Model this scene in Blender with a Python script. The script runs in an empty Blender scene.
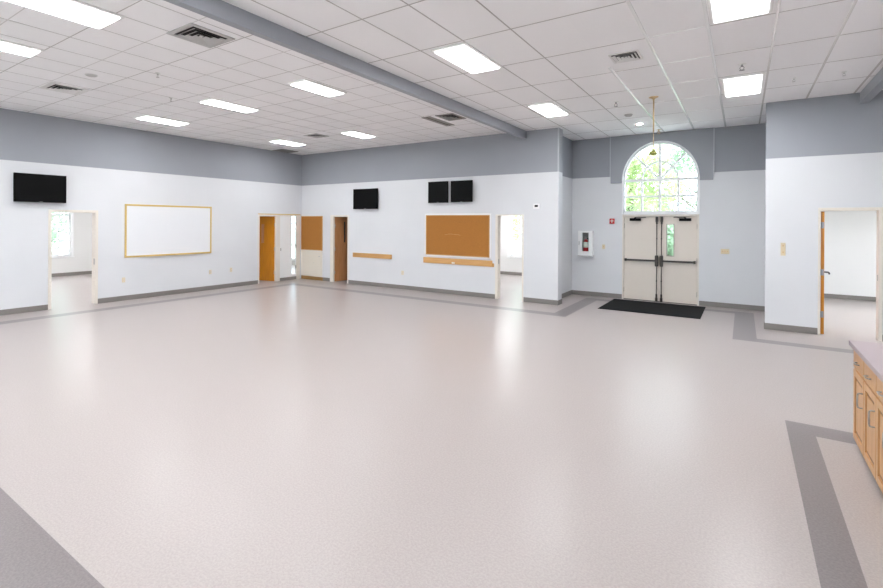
import bpy, bmesh, math, random
from mathutils import Vector, Matrix
random.seed(7)
SC = bpy.context.scene
COL = SC.collection

# ------------------------------------------------------------------ camera
FPX, YAW, EYE = 488.902, math.radians(36.424), 1.94
cam_d = bpy.data.cameras.new('camera')
cam = bpy.data.objects.new('camera', cam_d); COL.objects.link(cam)
cam_d.sensor_fit = 'HORIZONTAL'; cam_d.sensor_width = 36.0
cam_d.lens = FPX / 883 * 36.0
cam_d.shift_x = (441.5 - 382.0) / 883
cam_d.shift_y = -(294.0 - 221.9) / 883
cam_d.clip_start = 0.05; cam_d.clip_end = 300
cam.matrix_world = (Matrix.Translation((0, 0, EYE)) @ Matrix.Rotation(YAW, 4, 'Z')
                    @ Matrix.Rotation(math.pi / 2, 4, 'X') @ Matrix.Rotation(math.radians(0.35), 4, 'Z'))
SC.camera = cam

# ------------------------------------------------------------------ sky, sun, exposure
LAMP = 19.0          # radiance of the troffer diffusers
SKY = 4.2
wd = bpy.data.worlds.new('sky'); SC.world = wd; wd.use_nodes = True
bg = wd.node_tree.nodes['Background']
bg.inputs['Color'].default_value = (0.76, 0.87, 1.0, 1); bg.inputs['Strength'].default_value = SKY
sd = bpy.data.lights.new('sun', 'SUN'); sd.energy = 2.0; sd.angle = math.radians(2); sd.color = (1, 0.98, 0.95)
sun = bpy.data.objects.new('sun', sd); COL.objects.link(sun)
sun.rotation_euler = Vector((-0.55, 0.25, -0.8)).to_track_quat('-Z', 'Y').to_euler()
vs = SC.view_settings
vs.view_transform = 'Standard'; vs.look = 'None'; vs.gamma = 1.0; vs.use_curve_mapping = False
vs.exposure = 0.8

# ------------------------------------------------------------------ helpers
def lin(c):
    c /= 255.0
    return c / 12.92 if c <= 0.04045 else ((c + 0.055) / 1.055) ** 2.4
def rgb(r, g, b): return (lin(r), lin(g), lin(b), 1.0)

class Nodes:
    def __init__(s, name):
        s.m = bpy.data.materials.new(name); s.m.use_nodes = True
        s.t = s.m.node_tree; s.p = s.t.nodes['Principled BSDF']
    def n(s, kind, **kw):
        nd = s.t.nodes.new(kind)
        for k, v in kw.items(): setattr(nd, k, v)
        return nd
    def l(s, a, b): s.t.links.new(a, b)
    def math(s, op, a, b=None):
        nd = s.n('ShaderNodeMath', operation=op)
        for i, v in enumerate((a, b)):
            if v is None: continue
            if isinstance(v, (int, float)): nd.inputs[i].default_value = v
            else: s.l(v, nd.inputs[i])
        return nd.outputs[0]
    def mix(s, fac, a, b):
        nd = s.n('ShaderNodeMix', data_type='RGBA')
        for sock, v in ((nd.inputs[0], fac), (nd.inputs[6], a), (nd.inputs[7], b)):
            if isinstance(v, (int, float, tuple)): sock.default_value = v
            else: s.l(v, sock)
        return nd.outputs[2]
    def noise(s, scale, detail=3, vec=None):
        nd = s.n('ShaderNodeTexNoise'); nd.inputs['Scale'].default_value = scale; nd.inputs['Detail'].default_value = detail
        if vec is not None: s.l(vec, nd.inputs['Vector'])
        return nd.outputs[0]
    def ramp(s, fac, p0, p1):
        nd = s.n('ShaderNodeMapRange'); s.l(fac, nd.inputs[0])
        nd.inputs[1].default_value = p0; nd.inputs[2].default_value = p1
        return nd.outputs[0]
    def obj(s): return s.n('ShaderNodeTexCoord').outputs['Object']
    def bump(s, h, strength, dist=0.01):
        nd = s.n('ShaderNodeBump'); nd.inputs['Strength'].default_value = strength; nd.inputs['Distance'].default_value = dist
        s.l(h, nd.inputs['Height']); s.l(nd.outputs[0], s.p.inputs['Normal'])

def plain(name, col, rough=0.5, metal=0.0, var=0.05, scale=30.0, spec=0.5):
    M = Nodes(name); co = M.obj()
    a = tuple(max(0, c * (1 - var)) for c in col[:3]) + (1,)
    b = tuple(min(1, c * (1 + var)) for c in col[:3]) + (1,)
    M.l(M.mix(M.noise(scale, 3, co), a, b), M.p.inputs['Base Color'])
    M.p.inputs['Roughness'].default_value = rough; M.p.inputs['Metallic'].default_value = metal
    M.p.inputs['Specular IOR Level'].default_value = spec
    return M.m

def wood(name, c1, c2, rough=0.35, axis=2, scale=7.0):
    M = Nodes(name); co = M.obj()
    mp = M.n('ShaderNodeMapping'); sc = [scale * 6] * 3; sc[axis] = scale * 0.35
    mp.inputs['Scale'].default_value = sc; M.l(co, mp.inputs['Vector'])
    M.l(M.mix(M.ramp(M.noise(1.0, 4, mp.outputs[0]), 0.3, 0.7), c1, c2), M.p.inputs['Base Color'])
    M.p.inputs['Roughness'].default_value = rough
    return M.m

def wall_paint():
    M = Nodes('wall_paint_two_tone'); co = M.obj()
    z = M.n('ShaderNodeSeparateXYZ'); M.l(co, z.inputs[0])
    f = M.math('GREATER_THAN', z.outputs[2], 3.152)
    n = M.noise(1.3, 4, co)
    w = M.mix(n, rgb(214, 215, 218), rgb(221, 222, 225)); g = M.mix(n, rgb(152, 155, 162), rgb(158, 161, 168))
    M.l(M.mix(f, w, g), M.p.inputs['Base Color'])
    M.p.inputs['Roughness'].default_value = 0.55; M.p.inputs['Specular IOR Level'].default_value = 0.35
    M.bump(M.noise(160, 2, co), 0.06, 0.004)
    return M.m

def tile_mat(name, x0, dx, y0, dy):
    M = Nodes(name); co = M.obj()
    s = M.n('ShaderNodeSeparateXYZ'); M.l(co, s.inputs[0])
    c = M.n('ShaderNodeCombineXYZ')
    M.l(M.math('FLOOR', M.math('DIVIDE', M.math('SUBTRACT', s.outputs[0], x0), dx)), c.inputs[0])
    M.l(M.math('FLOOR', M.math('DIVIDE', M.math('SUBTRACT', s.outputs[1], y0), dy)), c.inputs[1])
    wn = M.n('ShaderNodeTexWhiteNoise'); M.l(c.outputs[0], wn.inputs['Vector'])
    base = M.mix(wn.outputs[0], rgb(243, 242, 243), rgb(248, 246, 247))
    M.l(M.mix(M.ramp(M.noise(90, 2, co), 0.35, 0.65), base, rgb(244, 242, 243)), M.p.inputs['Base Color'])
    M.p.inputs['Roughness'].default_value = 0.85
    M.bump(M.noise(220, 2, co), 0.15, 0.003)
    return M.m

def vinyl(name, c1, c2, c3):
    M = Nodes(name); co = M.obj()
    a = M.mix(M.ramp(M.noise(70, 3, co), 0.38, 0.62), c1, c2)
    b = M.mix(M.ramp(M.noise(160, 2, co), 0.60, 0.68), a, c3)
    M.l(M.mix(M.ramp(M.noise(0.7, 3, co), 0.3, 0.7), b, a), M.p.inputs['Base Color'])
    M.p.inputs['Roughness'].default_value = 0.29
    M.p.inputs['Specular IOR Level'].default_value = 0.22
    return M.m

def glass_mat(name):
    M = Nodes(name); M.t.nodes.remove(M.p)
    tr = M.n('ShaderNodeBsdfTransparent'); tr.inputs[0].default_value = (0.95, 0.97, 0.96, 1)
    gl = M.n('ShaderNodeBsdfGlossy'); gl.inputs['Roughness'].default_value = 0.03
    fr = M.n('ShaderNodeFresnel'); fr.inputs[0].default_value = 1.45
    mx = M.n('ShaderNodeMixShader'); M.l(M.math('MULTIPLY', fr.outputs[0], M.math('SUBTRACT', 1.0, M.n('ShaderNodeNewGeometry').outputs['Backfacing'])), mx.inputs[0]); M.l(tr.outputs[0], mx.inputs[1]); M.l(gl.outputs[0], mx.inputs[2])
    M.l(mx.outputs[0], M.t.nodes['Material Output'].inputs[0])
    return M.m

def lamp_mat(name='lamp_diffuser', power=LAMP):
    M = Nodes(name)
    M.p.inputs['Base Color'].default_value = (0.9, 0.9, 0.9, 1)
    M.p.inputs['Emission Color'].default_value = (0.97, 0.985, 1, 1); M.p.inputs['Emission Strength'].default_value = power
    if power == LAMP:     # prismatic lens: brightest over the tubes, weaker towards its rim
        sp = M.n('ShaderNodeSeparateXYZ'); M.l(M.n('ShaderNodeTexCoord').outputs['Generated'], sp.inputs[0])
        e = None
        for i, wd_ in ((0, 0.20), (1, 0.08)):
            q = M.math('MINIMUM', sp.outputs[i], M.math('SUBTRACT', 1.0, sp.outputs[i]))
            q = M.ramp(q, 0.0, wd_); e = q if e is None else M.math('MULTIPLY', e, q)
        M.l(M.math('ADD', 1.6, M.math('MULTIPLY', e, power * 1.28)), M.p.inputs['Emission Strength'])
    return M.m

def leaf_mat(name, c1, c2):
    M = Nodes(name); co = M.obj()
    M.l(M.mix(M.ramp(M.noise(1.6, 3, co), 0.3, 0.7), c1, c2), M.p.inputs['Base Color'])
    M.p.inputs['Roughness'].default_value = 0.6
    tl = M.n('ShaderNodeBsdfTranslucent'); tl.inputs[0].default_value = c2
    mx = M.n('ShaderNodeMixShader'); mx.inputs[0].default_value = 0.4
    M.l(M.p.outputs[0], mx.inputs[1]); M.l(tl.outputs[0], mx.inputs[2]); M.l(mx.outputs[0], M.t.nodes['Material Output'].inputs[0])
    return M.m

MT = dict(
    wall=wall_paint(), roomwall=plain('room_wall_paint', rgb(228, 227, 226), 0.6, var=0.01, scale=2),
    floor=vinyl('vinyl_floor', rgb(176, 167, 164), rgb(167, 158, 155), rgb(151, 142, 139)),
    strip=vinyl('vinyl_strip', rgb(132, 124, 124), rgb(122, 115, 115), rgb(108, 102, 102)),
    tileL=tile_mat('ceiling_tile_small', -4.92, 0.583, 2.55, 0.632), tileR=tile_mat('ceiling_tile_long', -0.33, 0.617, 5.45, 1.22),
    seam=plain('ceiling_seam', rgb(186, 181, 179), 0.7), tbar=plain('ceiling_tbar', rgb(250, 250, 250), 0.13, var=0.0, spec=0.7), groove=plain('tile_centre_groove', rgb(214, 210, 209), 0.8), tbargrey=plain('ceiling_tbar_grey', rgb(236, 231, 229), 0.2),  # T-bars come in a lit and an unlit copy of one paint
    roomceil=plain('room_ceiling', rgb(225, 222, 220), 0.8),
    base=plain('cove_base_rubber', rgb(128, 123, 119), 0.45), base_brown=plain('wood_base', rgb(150, 112, 60), 0.4),
    cream=plain('cream_enamel', rgb(226, 219, 209), 0.4, var=0.015), doorpaint=plain('door_enamel', rgb(222, 212, 201), 0.42, var=0.015),
    beam=plain('beam_grey', rgb(152, 155, 162), 0.35, var=0.03), panelgrey=plain('grey_panel_paint', rgb(153, 156, 163), 0.5, var=0.02, scale=2),
    black=plain('black_plastic', rgb(12, 12, 13), 0.75, spec=0.1), screen=plain('dark_screen', rgb(5, 5, 6), 0.45, var=0.02, spec=0.12),
    bronze=plain('dark_bronze_metal', rgb(70, 64, 60), 0.4, metal=0.6), steel=plain('satin_steel', rgb(178, 176, 174), 0.3, metal=0.9),
    greymetal=plain('grey_metal', rgb(150, 149, 150), 0.45, metal=0.3), brass=plain('brass', rgb(214, 186, 146), 0.35, metal=0.7),
    glass=glass_mat('window_glass'), lamp=lamp_mat(), white=plain('white_enamel', rgb(236, 236, 236), 0.4, var=0.01),
    whiteboard=plain('whiteboard_surface', rgb(230, 231, 234), 0.3, var=0.01), vinylwhite=plain('white_vinyl_frame', rgb(240, 240, 241), 0.35, var=0.01),
    goldwood=wood('pale_gold_wood', rgb(214, 186, 118), rgb(204, 172, 100), axis=1), orangewood=wood('orange_varnished_wood', rgb(206, 134, 18), rgb(188, 116, 12), 0.3),
    brownwood=wood('brown_varnished_wood', rgb(200, 144, 98), rgb(180, 124, 78), 0.35), rail=wood('rail_wood', rgb(216, 168, 108), rgb(198, 148, 88), 0.45, axis=0),
    cabwood=wood('maple_cabinet_wood', rgb(208, 162, 112), rgb(190, 142, 92), 0.38), cabedge=wood('maple_dark_groove', rgb(140, 92, 48), rgb(122, 78, 38), 0.4),
    cork=plain('cork', rgb(170, 113, 50), 0.9, var=0.18, scale=45), tan=plain('tan_cork_trim', rgb(196, 150, 90), 0.6),
    beige=plain('beige_panel', rgb(226, 218, 205), 0.5, var=0.02, scale=3), almond=plain('almond_plastic', rgb(222, 205, 170), 0.45, var=0.02),
    mat=plain('black_mat', rgb(24, 24, 25), 0.95, var=0.3, scale=120, spec=0.2), laminate=plain('pink_grey_laminate', rgb(170, 156, 160), 0.4, var=0.04, scale=60),
    red=plain('red_enamel', rgb(190, 28, 34), 0.35), labelwhite=plain('label_white', rgb(232, 230, 222), 0.6), dark=plain('dark_void', rgb(48, 46, 45), 0.8),
    ventgrey=plain('vent_grey', rgb(190, 188, 187), 0.5), ventwhite=plain('vent_white', rgb(228, 226, 224), 0.5), slotgrey=plain('diffuser_grey', rgb(150, 147, 144), 0.6),
    toe=plain('toe_kick', rgb(92, 80, 70), 0.7), grass=plain('pale_paving', rgb(196, 200, 186), 0.95, var=0.25, scale=3), bark=plain('bark', rgb(110, 96, 82), 0.9, var=0.2),
    concrete=plain('concrete', rgb(190, 188, 182), 0.9), leafA=leaf_mat('leaves_light', rgb(150, 172, 112), rgb(184, 198, 148)),
    leafB=leaf_mat('leaves_cool', rgb(134, 162, 132), rgb(174, 194, 166)), greenglass=plain('green_gold_metal', rgb(150, 150, 80), 0.35, metal=0.3),
    bead=plain('corner_bead', rgb(186, 189, 195), 0.35), downlamp=lamp_mat('downlight_lens', 200.0),
    seal=plain('door_lite_frame', rgb(168, 160, 150), 0.5),
)

class MB:
    """collects solid shapes; build() links them as one mesh object"""
    def __init__(s): s.b = bmesh.new()
    def box(s, x0, x1, y0, y1, z0, z1, m=0):
        v = [s.b.verts.new(p) for p in ((x0, y0, z0), (x1, y0, z0), (x1, y1, z0), (x0, y1, z0), (x0, y0, z1), (x1, y0, z1), (x1, y1, z1), (x0, y1, z1))]
        for q in ((3, 2, 1, 0), (4, 5, 6, 7), (0, 1, 5, 4), (1, 2, 6, 5), (2, 3, 7, 6), (3, 0, 4, 7)):
            s.b.faces.new([v[i] for i in q]).material_index = m
        return s
    def quad(s, *pts, m=0):
        s.b.faces.new([s.b.verts.new(p) for p in pts]).material_index = m; return s
    def lathe(s, c, axis, prof, seg=20, m=0):
        """prof: (distance along axis, radius) pairs"""
        a = Vector(axis).normalized(); u = a.orthogonal().normalized(); w = a.cross(u); c = Vector(c); rings = []
        for d, r in prof:
            rings.append([s.b.verts.new(c + a * d + (u * math.cos(t) + w * math.sin(t)) * r) for t in (2 * math.pi * i / seg for i in range(seg))])
        for A, B in zip(rings, rings[1:]):
            for i in range(seg):
                f = s.b.faces.new((A[i], A[(i + 1) % seg], B[(i + 1) % seg], B[i])); f.material_index = m; f.smooth = True
        s.b.faces.new(rings[0][::-1]).material_index = m; s.b.faces.new(rings[-1]).material_index = m
        return s
    def tube(s, p0, p1, r, seg=12, m=0):
        d = Vector(p1) - Vector(p0); return s.lathe(p0, d, ((0, r), (d.length, r)), seg, m)
    def path(s, pts, r, seg=8, m=0):
        for a, b in zip(pts, pts[1:]): s.tube(a, b, r, seg, m)
        return s
    def strip(s, inner, outer, y0, y1, m=0):
        """a solid band between two outlines in the xz plane, from depth y0 to y1"""
        n = len(inner)
        V = [[s.b.verts.new((p[0], y, p[1])) for p in L] for y in (y0, y1) for L in (inner, outer)]
        for i in range(n - 1):
            for a, b in ((V[0], V[1]), (V[1], V[3]), (V[3], V[2]), (V[2], V[0])):
                s.b.faces.new((a[i], a[i + 1], b[i + 1], b[i])).material_index = m
        for i in (0, n - 1): s.b.faces.new((V[0][i], V[1][i], V[3][i], V[2][i])).material_index = m
        return s
    def rotz(s, ang, piv):
        bmesh.ops.rotate(s.b, cent=piv, matrix=Matrix.Rotation(ang, 3, 'Z'), verts=s.b.verts); return s
    def build(s, name, mats, parent=None, bevel=0.0):
        bmesh.ops.recalc_face_normals(s.b, faces=s.b.faces)
        me = bpy.data.meshes.new(name); s.b.to_mesh(me); s.b.free()
        for m in (mats if isinstance(mats, (list, tuple)) else [mats]): me.materials.append(MT[m])
        o = bpy.data.objects.new(name, me); COL.objects.link(o)
        if parent is not None: o.parent = parent
        if bevel:
            md = o.modifiers.new('bevel', 'BEVEL'); md.width = bevel; md.segments = 2; md.limit_method = 'ANGLE'
        return o

def tag(o, label, cat=None, group=None, kind=None):
    o['label'] = label
    if cat: o['category'] = cat
    if group: o['group'] = group
    if kind: o['kind'] = kind
    return o
def thing(name, loc, rz, label, cat, group=None, kind=None):
    o = bpy.data.objects.new(name, None); COL.objects.link(o)
    o.location = loc; o.rotation_euler = (0, 0, rz); o.empty_display_size = 0.1
    return tag(o, label, cat, group, kind)
def copy_thing(r, loc, label, rz=None, group=None):
    c = r.copy(); COL.objects.link(c); c.location = loc; c['label'] = label
    if rz is not None: c.rotation_euler = (0, 0, rz)
    if group: c['group'] = group
    for ch in [x for x in COL.objects if x.parent is r]:
        d = ch.copy(); COL.objects.link(d); d.parent = c
        for g in [x for x in COL.objects if x.parent is ch]:
            e = g.copy(); COL.objects.link(e); e.parent = d
    return c
def struct(o, label): return tag(o, label, 'building', kind='structure')

# wall plane positions
XL, YB, YE, YR, CE = -12.06, 11.74, 13.82, 11.51, 4.19
XP, XRET, XR = -3.50, -3.75, 0.34          # end of back wall, recess side, start of right-hand wall
XFAR, YFAR, RC = -18.9, 17.5, 2.65         # outer walls of the side rooms, their ceiling height
ROT_L = math.pi / 2                        # things on the left wall: local x -> +Y, local -y -> +X (into the hall)

# ------------------------------------------------------------------ walls
def wall(name, label, u0, u1, v0, v1, z1, holes, along='x', mat='wall'):
    """wall between u0..u1, thick v0..v1, with rectangular holes (a, b, za, zb)"""
    B = MB()
    def put(a, b, za, zb):
        if b - a < 1e-4 or zb - za < 1e-4: return
        if along == 'x': B.box(a, b, v0, v1, za, zb)
        else: B.box(v0, v1, a, b, za, zb)
    c = u0
    for a, b, za, zb in sorted(holes):
        put(c, a, 0, z1); put(a, b, 0, za); put(a, b, zb, z1); c = b
    put(c, u1, 0, z1)
    return struct(B.build(name, mat), label)

wall('wall_left', 'long left wall, white below and grey above', -3.5, YB + 0.15, XL - 0.15, XL, CE,
     [(4.24, 5.20, 0, 2.14), (9.90, 11.66, 0, 2.15)], 'y')
B = MB()
for a, b, za, zb in ((XL, -10.66, 0, CE), (-10.66, -9.97, 2.135, CE), (-9.97, -5.03, 0, CE), (-5.03, -4.35, 2.135, CE), (-4.35, -3.9, 0, CE)):
    B.box(a, b, YB, YB + 0.15, za, zb)
B.box(-3.9, XP, YB, 12.05, 0, CE)
struct(B.build('wall_back', 'wall'), 'back wall with the cork boards and small televisions, white below and grey above')
wall('wall_recess_left', 'short white and grey side wall of the entrance recess', 12.05, YE, XRET - 0.15, XRET, CE, [], 'y')
wall('wall_recess_right', 'right side wall of the entrance recess', YR + 0.15, YE, XR + 0.2, XR + 0.35, CE, [], 'y')
wall('wall_right', 'white and grey wall with the doorway at the right', XR, 4.5, YR, YR + 0.15, CE, [(1.085, 1.85, 0, 2.205)])
wall('wall_side', 'side wall of the hall beyond the counter', -3.5, YR + 0.15, 4.5, 4.65, CE, [], 'y')
REAR = [(-10.2, -7.6, 1.0, 3.1), (-6.4, -3.8, 1.0, 3.1), (-2.6, 0.0, 1.0, 3.1), (1.0, 3.6, 1.0, 3.1)]  # window holes added behind the camera to let in daylight
wall('wall_rear', 'rear wall of the hall', XL, 4.5, -3.65, -3.5, CE, REAR)

# entrance wall with the arched opening above the double doors
WX, WR, WH, WS, WB = -1.665, 0.815, 0.93, 3.03, 2.205     # arch centre, half width, rise, spring line, sill height
def arch(r, h, n=32, x=WX, z=WS): return [(x - r * math.cos(math.pi * i / n), z + h * math.sin(math.pi * i / n)) for i in range(n + 1)]
B = MB()
B.box(XRET, WX - WR, YE, YE + 0.2, 0, CE); B.box(WX + WR, XR + 0.35, YE, YE + 0.2, 0, CE)
pts = arch(WR, WH)
B.strip(pts, [(p[0], CE) for p in pts], YE, YE + 0.2)
B.box(WX - WR, WX + WR, YE, YE + 0.2, 2.165, WB)
struct(B.build('wall_entrance', 'wall'), 'entrance wall around the double doors and arched window')

# walls of the rooms seen through the doorways
W2 = (5.35, 7.31, 0.68, 2.45); W3 = (-6.99, -5.4, 0.68, 2.45); W4 = (-16.7, -15.2, 0.25, 2.3)
wall('wall_left_room_outer', 'far wall of the room behind the left doorway', 0.5, 15.15, XFAR - 0.2, XFAR, RC, [W2], 'y', 'roomwall')
wall('wall_left_room_partition', 'partition between the two rooms behind the left wall', XFAR, XL - 0.15, 9.25, 9.37, RC, [], 'x', 'roomwall')
wall('wall_left_room_near', 'near end wall of the room behind the left doorway', XFAR, XL - 0.15, 0.5, 0.65, RC, [], 'x', 'roomwall')
wall('wall_corner_room_outer', 'far wall of the corner room', XFAR, XL - 0.15, 15.0, 15.2, RC, [W4], 'x', 'roomwall')
wall('wall_back_room_left', 'side wall of the room behind the brown door', YB + 0.15, YFAR + 0.2, XL - 0.15, XL, RC, [], 'y', 'roomwall')
wall('wall_back_room_outer', 'far wall of the room behind the back doorway', XL, XRET - 0.15, YFAR, YFAR + 0.2, RC, [W3], 'x', 'roomwall')
wall('wall_back_room_partition', 'partition between the rooms behind the back wall', YB + 0.15, YFAR, -8.6, -8.48, RC, [], 'y', 'roomwall')
wall('wall_back_room_right', 'side wall of the room behind the back doorway', YB + 0.15, YFAR + 0.2, -3.9 - 0.0, -3.75, RC, [], 'y', 'roomwall') if False else None
B = MB(); B.box(-3.9, -3.75, YE, YFAR + 0.2, 0, RC); B.box(-3.95, -3.9, 12.05, YFAR, 0, RC)
struct(B.build('wall_back_room_right', 'roomwall'), 'side wall of the room behind the back doorway')
wall('wall_right_room_outer', 'far wall of the room behind the right doorway', XR, 5.0, 17.4, 17.6, RC, [], 'x', 'roomwall')
WR5 = (13.0, 15.5, 0.7, 2.3)  # hole for an added, unseen window that brightens this room
wall('wall_right_room_side', 'side wall of the room behind the right doorway', YR + 0.15, 17.4, 4.65, 4.85, RC, [WR5], 'y', 'roomwall')
wall('wall_right_room_left', 'left wall of the room behind the right doorway', YE + 0.2, 17.4, XR, XR + 0.15, RC, [], 'y', 'roomwall')
B = MB()
for x0, x1, y0, y1 in ((XFAR - 0.2, XL - 0.15, 0.5, 15.2), (XL - 0.15, -3.9, YB + 0.15, YFAR + 0.2), (-3.9, XRET - 0.15, 12.05, YE + 0.2), (XR + 0.15, 4.85, YR + 0.15, 17.6)):
    B.box(x0, x1, y0, y1, RC, RC + 0.12)
struct(B.build('ceiling_side_rooms', 'roomceil'), 'plain ceilings of the side rooms')

# ------------------------------------------------------------------ floor with darker border strips
def cells(breaks_x, breaks_y, inside, dark, mb):
    for x0, x1 in zip(breaks_x, breaks_x[1:]):
        for y0, y1 in zip(breaks_y, breaks_y[1:]):
            cx, cy = (x0 + x1) / 2, (y0 + y1) / 2
            if inside(cx, cy): mb.quad((x0, y0, 0), (x1, y0, 0), (x1, y1, 0), (x0, y1, 0), m=1 if dark(cx, cy) else 0)
STR = [(-11.33, -11.03, 1.215, 10.70), (-11.33, -2.94, 10.38, 10.70), (-3.26, -2.94, 10.38, 13.40), (-3.26, 0.20, 13.08, 13.40),
       (-0.13, 0.20, 10.15, 13.40), (-0.13, 4.2, 10.15, 10.44), (0.346, 0.548, -3.0, 6.28), (0.346, 4.2, 5.965, 6.28), (-11.33, 0.548, 0.50, 1.215)]
bx = sorted({-19.1, XL, XRET, XR, 4.85} | {v for s_ in STR for v in s_[:2]})
by = sorted({-3.5, 0.5, YB, YE + 0.1, 15.1, 17.6} | {v for s_ in STR for v in s_[2:]})
B = MB()
cells(bx, by, lambda x, y: not (x < XL and (y < 0.5 or y > 15.1)) and not (XRET < x < XR and y > YE + 0.1),
      lambda x, y: any(a < x < b and c < y < d for a, b, c, d in STR) and not (0.548 < x and y < 5.9 and x < 4 and y > 1.3 and False), B)
struct(B.build('floor', ['floor', 'strip']), 'speckled pale vinyl floor with grey border strips')
struct(MB().quad((-90, -60, -0.06), (60, -60, -0.06), (60, 90, -0.06), (-90, 90, -0.06)).build('ground', 'grass'), 'grass outside the building')  # coloured pale instead of green, so bounced daylight stays neutral

# ------------------------------------------------------------------ ceiling, seams and T-bars
XSPLIT = -4.33
B = MB()
B.box(XL, XSPLIT, -3.5, YB, CE, CE + 0.1, 0); B.box(XSPLIT, 4.5, -3.5, YE, CE, CE + 0.1, 1)
x = -4.92
while x > XL: B.box(x - 0.005, x + 0.005, -3.5, YB, CE - 0.002, CE, 2); x -= 0.583
y = 2.55 - 0.632 * 8; row = 0
while y < YB:
    B.box(XL, XSPLIT, y - 0.005, y + 0.005, CE - 0.002, CE, 2 if row % 2 == 0 else 4); y += 0.632; row += 1
k = -6
while -0.33 + 0.617 * k < 4.5:
    x = -0.33 + 0.617 * k
    if x > XSPLIT + 0.1:
        ye = YE if XRET < x < XR + 0.2 else (YB if x < 0 else YR)
        if k > 0: B.box(x - 0.013, x + 0.013, -3.5, ye, CE - 0.004, CE, 5)  # duller copy where no window light reflects
        elif -2 <= k: B.box(x - 0.017, x + 0.017, 7.6 if k == -2 else -3.5, ye, CE - 0.006, CE, 3)  # whiter copy, window light put into the bar colour
        else: B.box(x - 0.008, x + 0.008, -3.5, ye, CE - 0.002, CE, 2)
    k += 1
for j in range(-7, 7):
    y = 5.45 + 1.22 * j
    B.box(XSPLIT, -0.947, y - 0.007, y + 0.007, CE - 0.003, CE, 2); B.box(-0.947, -0.33, y - 0.009, y + 0.009, CE - 0.004, CE, 3); B.box(-0.33, 4.5, y - 0.007, y + 0.007, CE - 0.003, CE, 2)  # middle pieces whitened as if catching the window light
struct(B.build('ceiling', ['tileL', 'tileR', 'seam', 'tbar', 'groove', 'tbargrey']), 'white lay-in tile ceiling of the hall')

def ibeam(name, x0, x1, yend, label):
    z0, z1 = 4.0, CE
    B = MB(); B.box(x0, x1, -3.5, yend, z0, z0 + 0.022)
    B.box(x0 + 0.012, x1 - 0.008, -3.5, yend, z0 + 0.022, z1)
    return struct(B.build(name, 'beam', bevel=0.004), label)
ibeam('trim_1', -4.375, -4.275, YB, 'long grey ceiling beam running to the back wall')
ibeam('trim_2', 1.58, 1.70, YR, 'short grey ceiling beam end at the upper right')

# grey arched surround panel, thicker than the wall
B = MB(); PX0, PX1, PZ, PT = -2.775, -0.562, 2.975, 0.045
e = arch(WR + 0.025, WH + 0.025)
B.strip(e, [(p[0], CE) for p in e], YE - PT, YE)
B.box(PX0, e[0][0], YE - PT, YE, PZ, CE); B.box(e[-1][0], PX1, YE - PT, YE, PZ, CE)
struct(B.build('trim_3', 'panelgrey'), 'raised grey panel around the arched window')
struct(MB().box(PX0 - 0.022, PX0, YE - PT - 0.006, YE, 3.152, CE).build('trim_4', 'bead'), 'thin edge strip at the left of the grey arch panel')
struct(MB().box(PX1, PX1 + 0.022, YE - PT - 0.006, YE, 3.152, CE).build('trim_5', 'bead'), 'thin edge strip at the right of the grey arch panel')
struct(MB().box(XP - 0.022, XP + 0.006, YB - 0.006, YB + 0.02, 3.152, CE).build('trim_6', 'bead'), 'grey corner bead at the end of the back wall')
struct(MB().box(XL, XL + 0.012, 9.885, 11.68, 2.15, 2.178).build('trim_7', 'goldwood'), 'thin wooden strip over the corner doors')

# ------------------------------------------------------------------ baseboards
def baseboard(name, label, segs, mat='base'):
    B = MB()
    for x0, x1, y0, y1 in segs: B.box(x0, x1, y0, y1, 0.0, 0.115)
    return struct(B.build(name, mat, bevel=0.004), label)
T = 0.014
baseboard('baseboard_left', 'dark grey rubber base along the left wall', [(XL, XL + T, -3.5, 4.215), (XL, XL + T, 5.225, 9.89)])
baseboard('baseboard_back', 'dark grey rubber base along the back wall', [(-11.05, -10.745, YB - T, YB), (-9.955, -5.07, YB - T, YB), (-4.325, XP + T, YB - T, YB), (XP, XP + T, YB, 12.05)])
baseboard('baseboard_corner', 'brown base under the beige corner panel', [(-12.045, -11.05, YB - T, YB)], 'base_brown')
baseboard('baseboard_entrance', 'dark grey rubber base in the entrance recess', [(XRET, XRET + T, 12.06, YE), (XRET + T, -2.5, YE - T, YE), (-0.825, XR + 0.2, YE - T, YE)])
baseboard('baseboard_right', 'dark grey rubber base along the right wall', [(XR - T, 1.07, YR - T, YR), (1.88, 4.5, YR - T, YR), (XR - T, XR, YR, YR + 0.15)])
baseboard('baseboard_left_room', 'dark base in the room behind the left doorway', [(XFAR, XFAR + T, 0.65, 9.25)])
baseboard('baseboard_back_room', 'dark base in the room behind the back doorway', [(-8.48, -3.95, YFAR - T, YFAR)])
baseboard('baseboard_right_room', 'dark base in the room behind the right doorway', [(XR + 0.15, 4.65, 17.4 - T, 17.4)])

# ------------------------------------------------------------------ doors
def door_root(n, loc, rz, label): return thing('door_%d' % n, loc, rz, label, 'door', kind='structure')
def frame(root, a, b, top, wl, wr, wt=0.055, depth=0.15, mat='cream', name='door_frame'):
    """steel frame around an opening a..b (clear), local coords, wall face at y=0, wall behind it"""
    B = MB(); y0, y1 = -0.014, depth + 0.014
    B.box(a - wl, a, y0, y1, 0, top + wt); B.box(b, b + wr, y0, y1, 0, top + wt); B.box(a, b, y0, y1, top, top + wt)
    return B.build(name, mat, root, bevel=0.003)
def plate(root, x, y, z, dx, dy, dz, mat='steel', name='strike_plate'):
    return MB().box(x - dx, x + dx, y - dy, y + dy, z - dz, z + dz).build(name, mat, root)

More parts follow.
